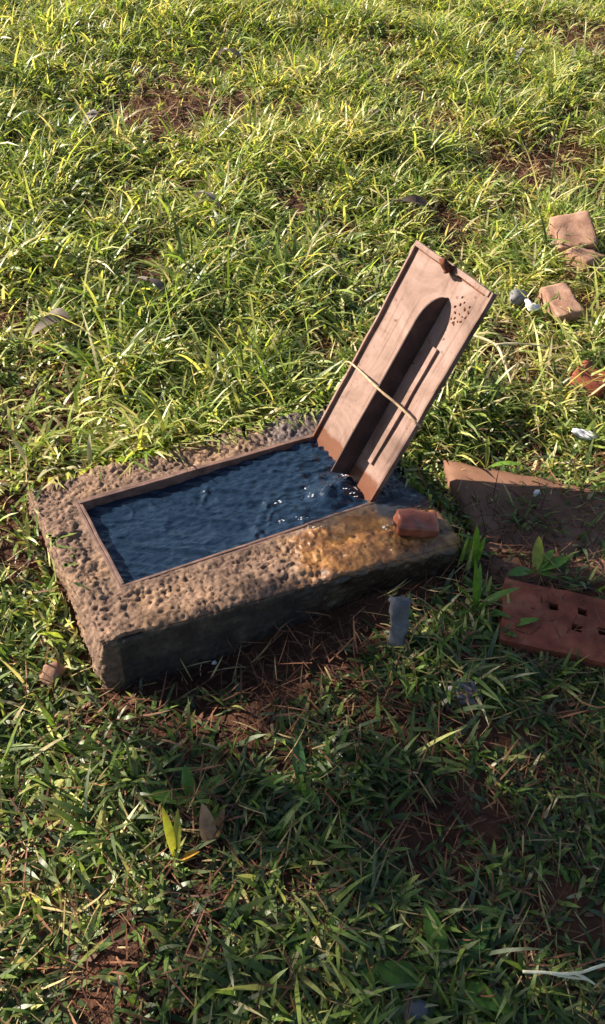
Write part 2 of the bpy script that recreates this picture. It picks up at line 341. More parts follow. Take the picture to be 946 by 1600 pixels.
# ------------------------------------------------------------------ concrete basin with its metal frame
BX0, BX1, BY1, BZ0 = -0.100, 0.800, 0.118, -0.30
def front_y(x): return -0.452 - 0.085 * np.clip((x - BX0) / (BX1 - BX0), -0.2, 1.2)
OX0, OX1, OY0, OY1 = 0.0, 0.672, -0.318, 0.0                 # opening
basin = meta(empty('concrete_basin', (0.35, -0.17, -0.18)), 'rough concrete block basin with rusty-framed rectangular opening full of water', 'basin')
basin_loc = np.array([0.35, -0.17, -0.18])
def build_block():
    st = 0.0042
    xs = np.arange(BX0, BX1 + st * .5, st); zs = np.arange(BZ0, st * .5, st)
    V, F, off = [], [], 0
    ny = 156
    tt = np.linspace(0, 1, ny)
    Xg, Tg = np.meshgrid(xs, tt, indexing='ij')
    Yg = front_y(Xg) + Tg * (BY1 - front_y(Xg))
    xc = 0.5 * (Xg[:-1, :-1] + Xg[1:, 1:]); yc = 0.5 * (Yg[:-1, :-1] + Yg[1:, 1:])
    keep = ~((xc > OX0 + .003) & (xc < OX1 - .003) & (yc > OY0 + .003) & (yc < OY1 - .003))
    V.append(np.c_[Xg.ravel(), Yg.ravel(), np.zeros(Xg.size)]); F.append(grid_faces(len(xs), ny, off, keep)); off += Xg.size
    for side in ('front', 'back'):
        Xs, Zs = np.meshgrid(xs, zs, indexing='ij')
        Ys = front_y(Xs) if side == 'front' else np.full_like(Xs, BY1)
        V.append(np.c_[Xs.ravel(), Ys.ravel(), Zs.ravel()]); q = grid_faces(len(xs), len(zs), off)
        F.append(q if side == 'front' else q[:, ::-1]); off += Xs.size
    for side in (BX0, BX1):
        Tg2, Zs = np.meshgrid(tt, zs, indexing='ij')
        Ys = front_y(side) + Tg2 * (BY1 - front_y(side))
        V.append(np.c_[np.full(Ys.size, side), Ys.ravel(), Zs.ravel()]); q = grid_faces(ny, len(zs), off)
        F.append(q[:, ::-1] if side == BX0 else q); off += Ys.size
    V = np.vstack(V)
    # round the edges (right front corner is worn the most)
    fy = front_y(V[:, 0])
    worn = sstep(0.45, 0.8, V[:, 0]) * sstep(-0.3, -0.52, V[:, 1])
    r = 0.016 + 0.022 * worn + 0.007 * fbm(V[:, 0] * 9, V[:, 1] * 9, V[:, 2] * 9, 2, 21)
    inn = np.c_[np.clip(V[:, 0], BX0 + r, BX1 - r), np.clip(V[:, 1], fy + r, BY1 - r), np.minimum(V[:, 2], -r)]
    d = V - inn; ln = np.linalg.norm(d, axis=1); nrm = d / np.maximum(ln, 1e-6)[:, None]
    V = inn + nrm * r[:, None]
    # keep clear of the frame
    dx = np.maximum(np.maximum(OX0 - V[:, 0], V[:, 0] - OX1), 0); dy = np.maximum(np.maximum(OY0 - V[:, 1], V[:, 1] - OY1), 0)
    away = sstep(0.002, 0.03, np.hypot(dx, dy))
    k = 1 / 0.016
    wx = V[:, 0] + 0.010 * fbm(V[:, 0] * 40, V[:, 1] * 40, V[:, 2] * 40, 2, 33); wy = V[:, 1] + 0.010 * fbm(V[:, 0] * 40, V[:, 1] * 40, V[:, 2] * 40, 2, 36)
    lump = 0.40 * vnoise(wx * k * .7, wy * k * .7, V[:, 2] * k * .7, 31) + 0.85 * vnoise(wx * k * 1.9, wy * k * 1.9, V[:, 2] * k * 1.9, 32) + 0.75 * vnoise(V[:, 0] * k * 3.6, V[:, 1] * k * 3.6, V[:, 2] * k * 3.6, 34)
    wetz = sstep(0.36, 0.5, V[:, 0]) * sstep(-0.30, -0.34, V[:, 1])
    amp = (0.0046 * (1 - 0.45 * wetz)) * (0.25 + 0.75 * away)
    big = 0.007 * fbm(V[:, 0] * 11, V[:, 1] * 11, V[:, 2] * 11, 2, 41) * away
    chip = -0.028 * sstep(0.35, 0.8, fbm(V[:, 0] * 7 + 5, V[:, 1] * 7, V[:, 2] * 7, 2, 51)) * sstep(0.0, 0.02, np.abs(ln - 0) ) * (np.abs(nrm).max(axis=1) < 0.95)
    V = V + nrm * (lump * amp + big + chip - 0.001)[:, None]
    top = nrm[:, 2]
    # masks: R orange wet slime, G damp side plus its painted shade (weaker on the sunlit left), B standing film of water
    wob = 0.05 * fbm(V[:, 0] * 12, V[:, 1] * 12, V[:, 2] * 12, 3, 61)
    R = sstep(0.34, 0.44, V[:, 0] + wob) * sstep(-0.315, -0.345, V[:, 1] + wob * .4)
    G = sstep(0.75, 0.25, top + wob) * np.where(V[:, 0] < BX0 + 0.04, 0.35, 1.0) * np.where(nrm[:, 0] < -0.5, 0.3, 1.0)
    Bm = sstep(0.64, 0.69, V[:, 0] + wob) * sstep(-0.42, -0.36, V[:, 1] + wob) * sstep(0.3, 0.7, top)
    bk = sstep(0.42, 0.60, V[:, 0] + wob) * sstep(0.0, 0.01, V[:, 1]) * 0.55
    col = np.c_[np.clip(R, 0, 1), np.clip(G, 0, 1), np.clip(np.maximum(Bm, bk), 0, 1)]
    o = np_mesh('concrete_body', V - basin_loc, F, M['concrete'], True, col, basin)
    return o
build_block()
# basin shaft below the frame
def box_bm(x0, x1, y0, y1, z0, z1, bev=0.0015):
    bm = bmesh.new(); bmesh.ops.create_cube(bm, size=1)
    bmesh.ops.scale(bm, vec=(x1 - x0, y1 - y0, z1 - z0), verts=bm.verts)
    bmesh.ops.translate(bm, vec=((x0 + x1) / 2, (y0 + y1) / 2, (z0 + z1) / 2), verts=bm.verts)
    if bev: bmesh.ops.bevel(bm, geom=list(bm.edges), offset=bev, segments=2, affect='EDGES', profile=0.6)
    return bm
def shift(o, d):
    o.data.transform(Matrix.Translation(Vector([float(v) for v in d]))); return o
def wobble(o, amp, sc, seed):
    me = o.data; v = np.empty(len(me.vertices) * 3, np.float32); me.vertices.foreach_get('co', v); v = v.reshape(-1, 3)
    for k in range(3): v[:, k] += amp * fbm(v[:, 0] * sc, v[:, 1] * sc, v[:, 2] * sc, 2, seed + k)
    me.vertices.foreach_set('co', v.ravel()); me.update(); return o
def subdiv_box(x0, x1, y0, y1, z0, z1, step, bev):
    bm = box_bm(x0, x1, y0, y1, z0, z1, bev)
    for ax, (a, b) in enumerate(((x0, x1), (y0, y1), (z0, z1))):
        k = int((b - a) / step)
        for i in range(1, k):
            co = [0, 0, 0]; co[ax] = a + (b - a) * i / k; no = [0, 0, 0]; no[ax] = 1
            bmesh.ops.bisect_plane(bm, geom=list(bm.verts) + list(bm.edges) + list(bm.faces), plane_co=co, plane_no=no)
    return bm
T = 0.007
rails = [(OX0, OX1, OY1 - T, OY1, 0.004), (OX0, OX1, OY0, OY0 + T, 0.001), (OX0, OX0 + T, OY0 + T + .0005, OY1 - T - .0005, 0.003), (OX1 - T, OX1, OY0 + T + .0005, OY1 - T - .0005, -0.002)]
for k, (x0, x1, y0, y1, zt) in enumerate(rails):
    o = bm_obj('frame_rail', subdiv_box(x0, x1, y0, y1, -0.075, zt, 0.03, 0.0015), M['framemetal'], basin)
    wobble(o, 0.0012, 14, 70 + k); shift(o, -basin_loc)
    # the outer lip bedded in the concrete
    w = 0.008
    lx0, lx1, ly0, ly1 = [(x0 - w, x1 + w, y1 + .0005, y1 + w), (x0 - w, x1 + w, y0 - w, y0 - .0005), (x0 - w, x0 - .0005, y0 - T, y1 + T), (x1 + .0005, x1 + w, y0 - T, y1 + T)][k]
    o = bm_obj('frame_lip', subdiv_box(lx0, lx1, ly0, ly1, -0.02, zt - 0.0025, 0.03, 0.0012), M['framemetal'], basin)
    wobble(o, 0.0012, 14, 80 + k); shift(o, -basin_loc)
bm = bmesh.new()
def quad(bm, pts): bm.faces.new([bm.verts.new(p) for p in pts])
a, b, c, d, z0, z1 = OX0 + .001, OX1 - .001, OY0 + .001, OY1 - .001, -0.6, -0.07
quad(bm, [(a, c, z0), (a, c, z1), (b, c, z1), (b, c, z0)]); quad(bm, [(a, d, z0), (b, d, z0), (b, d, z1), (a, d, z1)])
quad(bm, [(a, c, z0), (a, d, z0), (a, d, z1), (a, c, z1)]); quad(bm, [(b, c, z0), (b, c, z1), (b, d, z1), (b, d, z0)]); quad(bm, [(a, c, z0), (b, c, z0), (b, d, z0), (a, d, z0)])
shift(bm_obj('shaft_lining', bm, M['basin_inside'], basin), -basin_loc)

# ------------------------------------------------------------------ water in the basin
def water_height(x, y):
    p1 = at_z(512, 772, 0.0); p2 = at_z(540, 757, 0.01); p3 = at_z(470, 790, 0.0)
    z = -0.021 + 0.012 * sstep(0.3, 0.62, x)
    for (p, r, h) in ((p1, 0.040, 0.026), (p2, 0.030, 0.026), (p3, 0.03, 0.006)):
        z = z + h * np.exp(-((x - p[0]) ** 2 + (y - p[1]) ** 2) / (r * r))
    a = math.radians(35)
    xr, yr = x * math.cos(a) - y * math.sin(a), x * math.sin(a) + y * math.cos(a)
    turb = 0.9 + 0.8 * sstep(0.1, 0.6, x)
    z = z + 0.0062 * turb * (0.5 - np.abs(fbm(xr * 9 + 0.8 * fbm(xr * 12, yr * 12, 0, 2, 97), yr * 34, 0, 2, 91))) + 0.0012 * turb * fbm(xr * 60, yr * 130, 0, 2, 95)
    d = np.hypot(x - p1[0], y - p1[1])
    z = z + 0.0016 * np.sin(d * 190) * np.exp(-d / 0.16)
    return z
nx, ny = 200, 104
xs = np.linspace(OX0 + T - .002, OX1 - T + .002, nx); ys = np.linspace(OY0 + T - .002, OY1 - T + .002, ny)
X, Y = np.meshgrid(xs, ys, indexing='ij')
water = np_mesh('water', np.c_[X.ravel(), Y.ravel(), water_height(X, Y).ravel()], [grid_faces(nx, ny)], M['water'])
water['kind'] = 'structure'
# thin sheet spilling over the near rail
nx, ny = 120, 70
xs = np.linspace(0.40, 0.78, nx); ys = np.linspace(-0.44, OY0 + 0.012, ny)
X, Y = np.meshgrid(xs, ys, indexing='ij')
Z = 0.0022 + 0.0022 * fbm(X * 22, Y * 22, 0, 3, 101) + 0.0012 * fbm(X * 70, Y * 70, 0, 2, 104) + 0.004 * sstep(-0.335, -0.31, Y) - 0.010 * sstep(-0.36, -0.44, Y)
edge = 0.02 * fbm(X * 14, Y * 14, 0, 3, 107)
keep = ((X + edge > 0.44) & (Y + edge > -0.40) & (X + edge < 0.765))
kc = keep[:-1, :-1] & keep[1:, 1:]
spill = np_mesh('water_film', np.c_[X.ravel(), Y.ravel(), Z.ravel()], [grid_faces(nx, ny, 0, kc)], M['clearwater'], parent=water)
# bubbles and froth where the spring wells up
V, F, off = [], [[], []], 0
bmx = bmesh.new(); bmesh.ops.create_icosphere(bmx, subdivisions=2, radius=1); bmx.verts.ensure_lookup_table()
iv = np.array([v.co[:] for v in bmx.verts]); itri = np.array([[v.index for v in f.verts] for f in bmx.faces]); bmx.free()
bub = []
for (px, py, spread, cnt) in ((470, 792, 16, 6), (492, 770, 12, 5), (540, 762, 18, 9), (525, 745, 12, 5), (430, 770, 10, 2), (612, 822, 8, 3), (520, 830, 14, 4)):
    for _ in range(cnt):
        q = at_z(px + RNG.normal() * spread, py + RNG.normal() * spread * .6, 0.0)
        if q[0] > 0.66 and q[1] > OY0: continue
        z = float(water_height(q[0], q[1])) if q[1] > OY0 else 0.004
        bub.append((q[0], q[1], z, RNG.uniform(0.0025, 0.0065)))
FV, FF, fo = [], [], 0
for k, (x, y, z, r) in enumerate(bub):
    if k % 3 == 0:
        for _ in range(5):
            rr = RNG.uniform(0.0007, 0.0017); FV.append(iv * rr * np.array([2.4, 1, .6]) + np.array([x, y, z + 0.001]) + RNG.normal(0, 0.006, 3) * [1, 1, .2]); FF.append(itri + fo); fo += len(iv)
        continue
    V.append(iv * np.array([r, r, r * .75]) + np.array([x, y, z])); F[0].append(itri + off); off += len(iv)
bubbles = np_mesh('water_bubbles', np.vstack(V), [np.vstack(F[0])], M['clearwater'], parent=water)
bubbles['kind'] = 'stuff'
np_mesh('froth', np.vstack(FV), [np.vstack(FF)], M['white'], parent=water)['kind'] = 'stuff'

# ------------------------------------------------------------------ open lid standing in the right end of the basin
LB = np.array([0.65234, -0.0022, -0.0033])
E1 = np.array([0.45555, -0.00756, 0.89018]); E2 = np.array([-0.0166, -0.99986, 0.0]); EN = np.cross(E1, E2); EN = EN if EN[0] < 0 else -EN
# lid frame: x across (from far edge to near edge), y up the lid, z out of the ribbed side
LM = Matrix(((E2[0], E1[0], EN[0], LB[0]), (E2[1], E1[1], EN[1], LB[1]), (E2[2], E1[2], EN[2], LB[2]), (0, 0, 0, 1)))
if LM.to_3x3().determinant() < 0: print('LID FRAME IS MIRRORED')
lid = empty('metal_lid'); lid.matrix_world = LM
meta(lid, 'dusty pinkish-brown metal lid propped open, its ribbed underside facing the water', 'lid')
LW, LL, V0 = 0.3085, 0.5818, -0.12
PN = -0.010
def lid_part(name, bm, m, amp=0.0008, seed=0, smooth=False):
    o = bm_obj(name, bm, m, lid, smooth); return wobble(o, amp, 13, seed)
lid_part('plate', subdiv_box(0.0, LW, V0, LL, PN - 0.003, PN, 0.02, 0.0008), M['lid'], 0.0014, 200)
lid_part('rim', subdiv_box(-0.0005, 0.006, V0, LL + .0005, PN + .0004, 0.001, 0.02, 0.0012), M['lid'], 0.0012, 200)
lid_part('rim', subdiv_box(LW - 0.006, LW + .0005, V0, LL + .0005, PN - .004, 0.001, 0.02, 0.0012), M['lid'], 0.0016, 204)
lid_part('rim', subdiv_box(0.0065, 0.128, LL - 0.012, LL + .0008, PN + .0004, 0.004, 0.02, 0.0012), M['lid'], 0.0014, 206)
lid_part('rim', subdiv_box(0.168, LW - 0.0065, LL - 0.012, LL + .0008, PN + .0004, 0.004, 0.02, 0.0012), M['lid'], 0.0014, 208)
for (a, b) in ((0.012, 0.118), (0.176, LW - 0.03)):  # dark strips standing in for the shadow line under the top rim
    lid_part('rim_shade_strip', subdiv_box(a, b, LL - 0.0165, LL - 0.0125, PN + .0002, PN + .0022, 0.02, 0.0004), M['rust'], 0.0008, 209)
# upright stiffening fin with a rounded head
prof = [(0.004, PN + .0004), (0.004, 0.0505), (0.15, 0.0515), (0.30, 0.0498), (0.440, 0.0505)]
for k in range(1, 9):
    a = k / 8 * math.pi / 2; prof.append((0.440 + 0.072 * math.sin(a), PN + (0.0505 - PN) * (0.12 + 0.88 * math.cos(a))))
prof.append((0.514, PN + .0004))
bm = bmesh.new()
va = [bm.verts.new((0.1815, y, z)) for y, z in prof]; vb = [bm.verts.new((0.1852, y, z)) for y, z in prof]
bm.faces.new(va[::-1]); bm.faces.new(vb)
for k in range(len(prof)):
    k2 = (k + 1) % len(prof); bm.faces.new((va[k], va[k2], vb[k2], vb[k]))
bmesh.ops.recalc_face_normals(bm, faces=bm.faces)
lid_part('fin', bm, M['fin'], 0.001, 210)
lid_part('rib', subdiv_box(0.2265, 0.2425, 0.075, 0.405, PN + .0004, PN + 0.008, 0.03, 0.001), M['lid'], 0.0008, 212)
# corroded hinge lug in the gap of the top rim
pts = smooth_path([(0.132, LL - 0.006, -0.006), (0.140, LL - 0.002, 0.014), (0.146, LL + 0.002, 0.030), (0.156, LL - 0.005, 0.033), (0.163, LL - 0.012, 0.020), (0.152, LL - 0.016, 0.010), (0.140, LL - 0.012, -0.004), (0.158, LL - 0.004, -0.004), (0.164, LL - 0.006, 0.008)], 30)
Vt, Ft = tube_mesh(pts, 0.0062, 8, 0.6, 3)
np_mesh('hinge_lug', Vt, Ft, M['rust'], True, None, lid)
# punched pits, rust-eaten, near the top corner
bm = bmesh.new()
pits = [(0.222, 0.535), (0.236, 0.528), (0.228, 0.519), (0.247, 0.516), (0.216, 0.508), (0.257, 0.527), (0.262, 0.515), (0.225, 0.497), (0.240, 0.500), (0.252, 0.499), (0.262, 0.502), (0.233, 0.486), (0.247, 0.484), (0.224, 0.480), (0.255, 0.488), (0.240, 0.474), (0.236, 0.476)]
for (pu, pv) in pits:
    pu += 0.0105 - 0.01; pv += 0.0; 
    mtx = Matrix.Translation((pu, pv, PN + 0.0012)) @ Matrix.Rotation(RNG.uniform(0, 3), 4, 'Z') @ Matrix.Diagonal((1.6, 0.9, 0.5, 1))
    bmesh.ops.create_icosphere(bm, subdivisions=1, radius=RNG.uniform(0.002, 0.0036), matrix=mtx)
lid_part('rust_pits', bm, M['rust'], 0.0004, 214, True)['kind'] = 'stuff'

# the stem tied across the lid
def lidpt(p): return np.array((LM @ Vector(p))[:])
ctrl = [(-0.022, 0.225, 0.0), (0.0, 0.234, 0.004), (0.085, 0.245, 0.026), (0.1835, 0.2545, 0.0545), (0.25, 0.248, 0.024), (0.302, 0.240, 0.004), (0.314, 0.233, -0.012)]
Vt, Ft = tube_mesh([lidpt(p) for p in smooth_path(ctrl, 40)], np.interp(np.linspace(0, 1, 40), [0, .5, 1], [0.0022, 0.0030, 0.0036]), 7, 0.25, 5)
o = np_mesh('fallen_twig', Vt, Ft, M['stem']); meta(o, 'dry brown stem lying across the fin of the open lid', 'twig')

# ------------------------------------------------------------------ grass, straw and litter
def blades(base, az, length, width, lean, curve, roll, col, levels=5, tipcol=None, clampz=True):
    """arched blade strips; returns vertices, faces, colours"""
    N_ = len(base); t = np.linspace(0, 1, levels)
    prof = np.interp(t, [0, 0.2, 0.55, 0.8, 1], [0.65, 1.0, 0.92, 0.6, 0.0])
    dirh = np.c_[np.cos(az), np.sin(az), np.zeros(N_)]; side0 = np.c_[-np.sin(az), np.cos(az), np.zeros(N_)]
    P = base.copy(); V = np.empty((N_, 2 * levels - 1, 3)); C = np.empty((N_, 2 * levels - 1, 3))
    seg = length / (levels - 1)
    for k in range(levels):
        th = lean + curve * t[k]
        tan = dirh * np.sin(th)[:, None] + np.array([0, 0, 1.0]) * np.cos(th)[:, None]
        nor = np.cross(tan, side0)
        rl = roll * (0.3 + 0.9 * t[k])
        sd_ = side0 * np.cos(rl)[:, None] + nor * np.sin(rl)[:, None]
        if k > 0: P = P + tan * seg[:, None]
        if k < levels - 1:
            V[:, 2 * k] = P - sd_ * (width * prof[k] / 2)[:, None]; V[:, 2 * k + 1] = P + sd_ * (width * prof[k] / 2)[:, None]
        else: V[:, 2 * k] = P
        c = col if tipcol is None else col + (tipcol - col) * (t[k] ** 2)
        C[:, 2 * k] = c
        if k < levels - 1: C[:, 2 * k + 1] = c
    V = V.reshape(-1, 3)
    if clampz:
        zt = terr(V[:, 0], V[:, 1]) + 0.003
        V[:, 2] = np.maximum(V[:, 2], zt)
        bb = np.repeat(base, 2 * levels - 1, axis=0)
        fr = bb[:, 1] < front_y(bb[:, 0])
        V[:, 1] = np.where(fr & (V[:, 0] > BX0 - .02) & (V[:, 0] < BX1 + .02), np.minimum(V[:, 1], front_y(V[:, 0]) - 0.008), V[:, 1])
        lf = bb[:, 0] < BX0
        V[:, 0] = np.where(lf & (V[:, 1] > front_y(BX0)) & (V[:, 1] < BY1) & (V[:, 2] < 0.0), np.minimum(V[:, 0], BX0 - 0.008), V[:, 0])
        inb = (V[:, 0] > BX0 - .004) & (V[:, 0] < BX1 + .004) & (V[:, 1] > front_y(V[:, 0]) - .004) & (V[:, 1] < BY1 + .004)
        V[:, 2] = np.where(inb, np.maximum(V[:, 2], 0.006), V[:, 2])
    nv = 2 * levels - 1; o = (np.arange(N_) * nv)[:, None]
    Q = np.concatenate([o + np.array([2 * k, 2 * k + 1, 2 * k + 3, 2 * k + 2]) for k in range(levels - 2)])
    Tt = o + np.array([2 * levels - 4, 2 * levels - 3, 2 * levels - 2])
    return V, [Q, Tt], C.reshape(-1, 3)

# patches where the turf is thin: photo pixel centre, radius in pixels, strength
BARE_PX = [(260, 185, 100, .97), (350, 185, 70, .9), (860, 250, 120, .9), (905, 60, 90, .92), (710, 370, 65, .8), (500, 550, 48, .95), (830, 560, 100, .88), (880, 480, 80, .92),
           (430, 1040, 75, .95), (540, 1000, 70, .95), (330, 1150, 85, .85), (240, 1130, 60, .7), (590, 1112, 75, .97), (680, 1290, 95, .9), (200, 1500, 100, .78), (330, 1300, 60, .8),
           (300, 1420, 60, .7), (880, 1130, 80, .65), (660, 1160, 60, .6), (800, 860, 90, .97), (870, 965, 95, 1.0), (885, 395, 34, .75), (905, 432, 26, .7), (920, 605, 30, .8), (620, 340, 45, .6), (560, 210, 60, .6), (720, 200, 70, .7), (800, 330, 60, .7), (110, 530, 40, .6), (120, 1080, 40, .6), (700, 1370, 50, .6)]
BARE = []
for (px, py, r, s) in BARE_PX:
    g = at_ground(px, py); BARE.append((g[0], g[1], r * px_size(g), s))
def bare(x, y):
    o = np.zeros_like(x)
    jit = 0.35 * fbm(x * 9, y * 9, 0, 2, 131)
    for bx_, by_, br, bs in BARE:
        d = np.hypot(x - bx_, y - by_) / br
        o = np.maximum(o, bs * sstep(1.25, 0.6, d + jit))
    return o
def blocked(x, y, pad=0.0):
    return (x > BX0 - pad) & (x < BX1 + pad) & (y > front_y(x) - pad) & (y < BY1 + pad)
def scatter(n, x0, x1, y0, y1):
    return RNG.uniform(x0, x1, n), RNG.uniform(y0, y1, n)
def in_turf(x, y):           # the stretch of lawn that is planted: the view plus more than a metre on each side
    d = np.c_[x - CAM[0], y - CAM[1]]; f = _fw[:2] / np.linalg.norm(_fw[:2]); s = np.array([f[1], -f[0]])
    a, b = d @ f, d @ s
    return (a > -0.6) & (a < 7.4) & (np.abs(b) < 1.5 + 0.40 * np.maximum(a, 0))

SLAB_C = at_z(835, 805, -0.10)
PAL = {'deep': (0.042, 0.088, 0.024), 'mid': (0.13, 0.23, 0.045), 'fresh': (0.32, 0.42, 0.10), 'yellow': (0.54, 0.55, 0.20), 'straw': (0.62, 0.53, 0.33), 'blue': (0.085, 0.13, 0.075)}
def pick(n, weights):
    ks = list(weights); w = np.array([weights[k] for k in ks]); w = w / w.sum(axis=0)
    cum = np.cumsum(w, axis=0); r = RNG.random(n)
    idx = (r[None, :] > (cum if cum.ndim == 2 else cum[:, None])).sum(axis=0)
    return np.array([PAL[k] for k in ks])[np.minimum(idx, len(ks) - 1)]
def frontgap(x, y):          # bare strip at the foot of the block's shaded front
    d = front_y(x) - y
    return np.where((x > BX0 - .05) & (x < BX1 + .05) & (d > 0), sstep(0.03, 0.14, d + 0.03 * fbm(x * 12, y * 12, 0, 2, 171)), 1.0)
def make_turf():
    nt = 245000
    x, y = scatter(int(nt * 1.32), -3.4, 7.4, -2.4, 6.8)
    k = in_turf(x, y) & ~blocked(x, y, 0.004); x, y = x[k], y[k]
    den = 1 - bare(x, y)
    clump = 0.56 + 0.55 * fbm(x * 5.5, y * 5.5, 0, 2, 141)
    k = RNG.random(len(x)) < np.clip(den * clump + 0.10 * den, 0.0, 1) * frontgap(x, y); x, y = x[k], y[k]
    # each tuft: several leaves
    reps = RNG.integers(3, 7, len(x)); idx = np.repeat(np.arange(len(x)), reps); N_ = len(idx)
    back = sstep(-0.55, 0.25, y[idx] + 0.25 * fbm(x[idx] * 2, y[idx] * 2, 0, 2, 151))       # lush bank behind, flatter broad-leaved turf in front
    tuft_h = (RNG.uniform(0.7, 1.15, len(x)) + 0.75 * ((RNG.random(len(x)) < 0.07) & ~blocked(x, y, 0.22))) * (0.85 + 0.5 * fbm(x * 3.1, y * 3.1, 0, 2, 145)); tuft_az = RNG.uniform(0, 2 * np.pi, len(x))
    bx_ = x[idx] + RNG.normal(0, 0.012, N_); by_ = y[idx] + RNG.normal(0, 0.012, N_)
    bz_ = terr(bx_, by_) - 0.004
    L_ = np.clip(tuft_h[idx], .45, 2.1) * RNG.uniform(0.5, 1.15, N_) * (0.074 + 0.062 * back)
    W_ = RNG.uniform(0.75, 1.25, N_) * (0.0090 - 0.0006 * back)
    az = tuft_az[idx] + RNG.normal(0, 1.5, N_)
    lean = np.abs(RNG.normal(0.62 - 0.17 * back, 0.30, N_)); curve = RNG.uniform(0.3, 1.6, N_) + 0.55 * back * RNG.random(N_)
    roll = RNG.normal(0, 0.5, N_)
    tone = np.clip(1.5 * fbm(x * 2.6, y * 2.6, 0, 3, 161)[idx], -1, 1)
    w = {'deep': 0.55 - 0.40 * back - 0.25 * tone, 'mid': 0.26 + 0.06 * back, 'fresh': 0.05 + 0.33 * back + 0.05 * tone, 'yellow': 0.02 + 0.28 * back + 0.15 * np.maximum(tone, 0), 'straw': 0.025 + 0.145 * back + (0.14 * np.maximum(tone - .2, 0) + 0.5 * bare(x, y)[idx]) * back, 'blue': 0.20 - 0.12 * back}  # darker mix in front carries its shade too, lighter mix behind its sun
    w = {k_: np.maximum(v, 0.005) * np.ones(N_) for k_, v in w.items()}
    col = pick(N_, w) * RNG.uniform(0.78, 1.2, (N_, 1))
    tip = col * 0.75 + np.array(PAL['yellow']) * 0.25
    V, F, C = blades(np.c_[bx_, by_, bz_], az, L_, W_, lean, curve, roll, col, 5, tip)
    o = np_mesh('grass', V, F, M['grass'], True, C); o['kind'] = 'stuff'; meta(o, 'lush green grass covering the bank and lawn', 'grass')
    return N_
nb = make_turf()
def make_straw():
    nt = 290000
    x, y = scatter(nt, -3.0, 7.0, -2.3, 6.2)
    b_ = bare(x, y)
    k = in_turf(x, y) & ~blocked(x, y, 0.003) & (RNG.random(nt) < 0.34 + 0.4 * sstep(-0.1, -0.6, y) + 0.5 * b_); x, y, b_ = x[k], y[k], b_[k]; N_ = len(x)
    bz_ = terr(x, y) + RNG.uniform(0.0, 0.028, N_)
    L_ = RNG.uniform(0.03, 0.11, N_); W_ = RNG.uniform(0.0016, 0.0046, N_)
    lean = RNG.normal(1.35, 0.28, N_); curve = RNG.normal(0.1, 0.5, N_); roll = RNG.normal(0, 0.9, N_)
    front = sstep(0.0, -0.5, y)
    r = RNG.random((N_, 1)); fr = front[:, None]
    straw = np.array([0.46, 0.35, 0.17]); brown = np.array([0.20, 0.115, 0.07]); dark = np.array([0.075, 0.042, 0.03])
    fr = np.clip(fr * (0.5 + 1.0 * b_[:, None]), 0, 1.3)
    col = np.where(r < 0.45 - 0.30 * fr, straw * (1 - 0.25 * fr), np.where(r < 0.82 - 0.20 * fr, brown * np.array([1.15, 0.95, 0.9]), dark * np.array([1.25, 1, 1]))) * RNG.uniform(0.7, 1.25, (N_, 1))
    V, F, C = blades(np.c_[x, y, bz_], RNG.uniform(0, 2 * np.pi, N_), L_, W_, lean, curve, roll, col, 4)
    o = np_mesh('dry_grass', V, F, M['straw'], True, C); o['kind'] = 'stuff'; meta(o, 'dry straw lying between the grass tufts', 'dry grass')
make_straw()
def make_litter():           # small crumbs of soil and dead leaf on the thin patches
    nt = 45000
    x, y = scatter(nt, -1.6, 3.4, -2.0, 4.0)
    b_ = bare(x, y)
    k = in_turf(x, y) & ~blocked(x, y, 0.002) & (RNG.random(nt) < 0.12 + 0.8 * b_); x, y = x[k], y[k]; N_ = len(x)
    bz_ = terr(x, y) + 0.002
    L_ = RNG.uniform(0.012, 0.035, N_); W_ = RNG.uniform(0.005, 0.014, N_)
    col = np.where(RNG.random((N_, 1)) < 0.6, np.array([0.10, 0.048, 0.032]), np.array([0.19, 0.11, 0.075])) * RNG.uniform(0.6, 1.3, (N_, 1))
    V, F, C = blades(np.c_[x, y, bz_], RNG.uniform(0, 2 * np.pi, N_), L_, W_, RNG.normal(1.2, 0.35, N_), RNG.normal(0.2, 0.9, N_), RNG.normal(0, 0.8, N_), col, 4)
    o = np_mesh('leaf_litter', V, F, M['straw'], True, C); o['kind'] = 'stuff'; meta(o, 'brown crumbs of dead leaf on thin patches of lawn', 'leaf litter')
make_litter()

# ------------------------------------------------------------------ stones, bricks and other loose things
def rock(name, c, size, rot, m, label, cat, seed, sub=3, rough=0.28, group=None, flat=0.0):
    bm = bmesh.new(); bmesh.ops.create_icosphere(bm, subdivisions=sub, radius=0.5)
    v = np.array([w.co[:] for w in bm.verts])
    k = 1 + rough * fbm(v[:, 0] * 2.2 + seed, v[:, 1] * 2.2, v[:, 2] * 2.2, 3, seed)
    v = v * k[:, None]
    for s in range(5):                                     # a few broken facets
        nrm = np.random.default_rng(seed * 7 + s).normal(size=3); nrm /= np.linalg.norm(nrm)
        d = v @ nrm; v = v - np.outer(np.maximum(d - 0.36, 0) * 0.85, nrm)
    if flat: v[:, 2] = np.clip(v[:, 2], -flat, flat + 0.03 * fbm(v[:, 0] * 3, v[:, 1] * 3, 0, 2, seed))
    for w, q in zip(bm.verts, v): w.co = q * np.array(size)
    o = bm_obj(name, bm, m, None, True)
    o.location = tuple(float(t) for t in c); o.rotation_euler = rot
    return meta(o, label, cat, group)
def on_ground(px, py, lift=0.0):
    g = at_ground(px, py); return np.array([g[0], g[1], float(terr(g[0], g[1])) + lift])
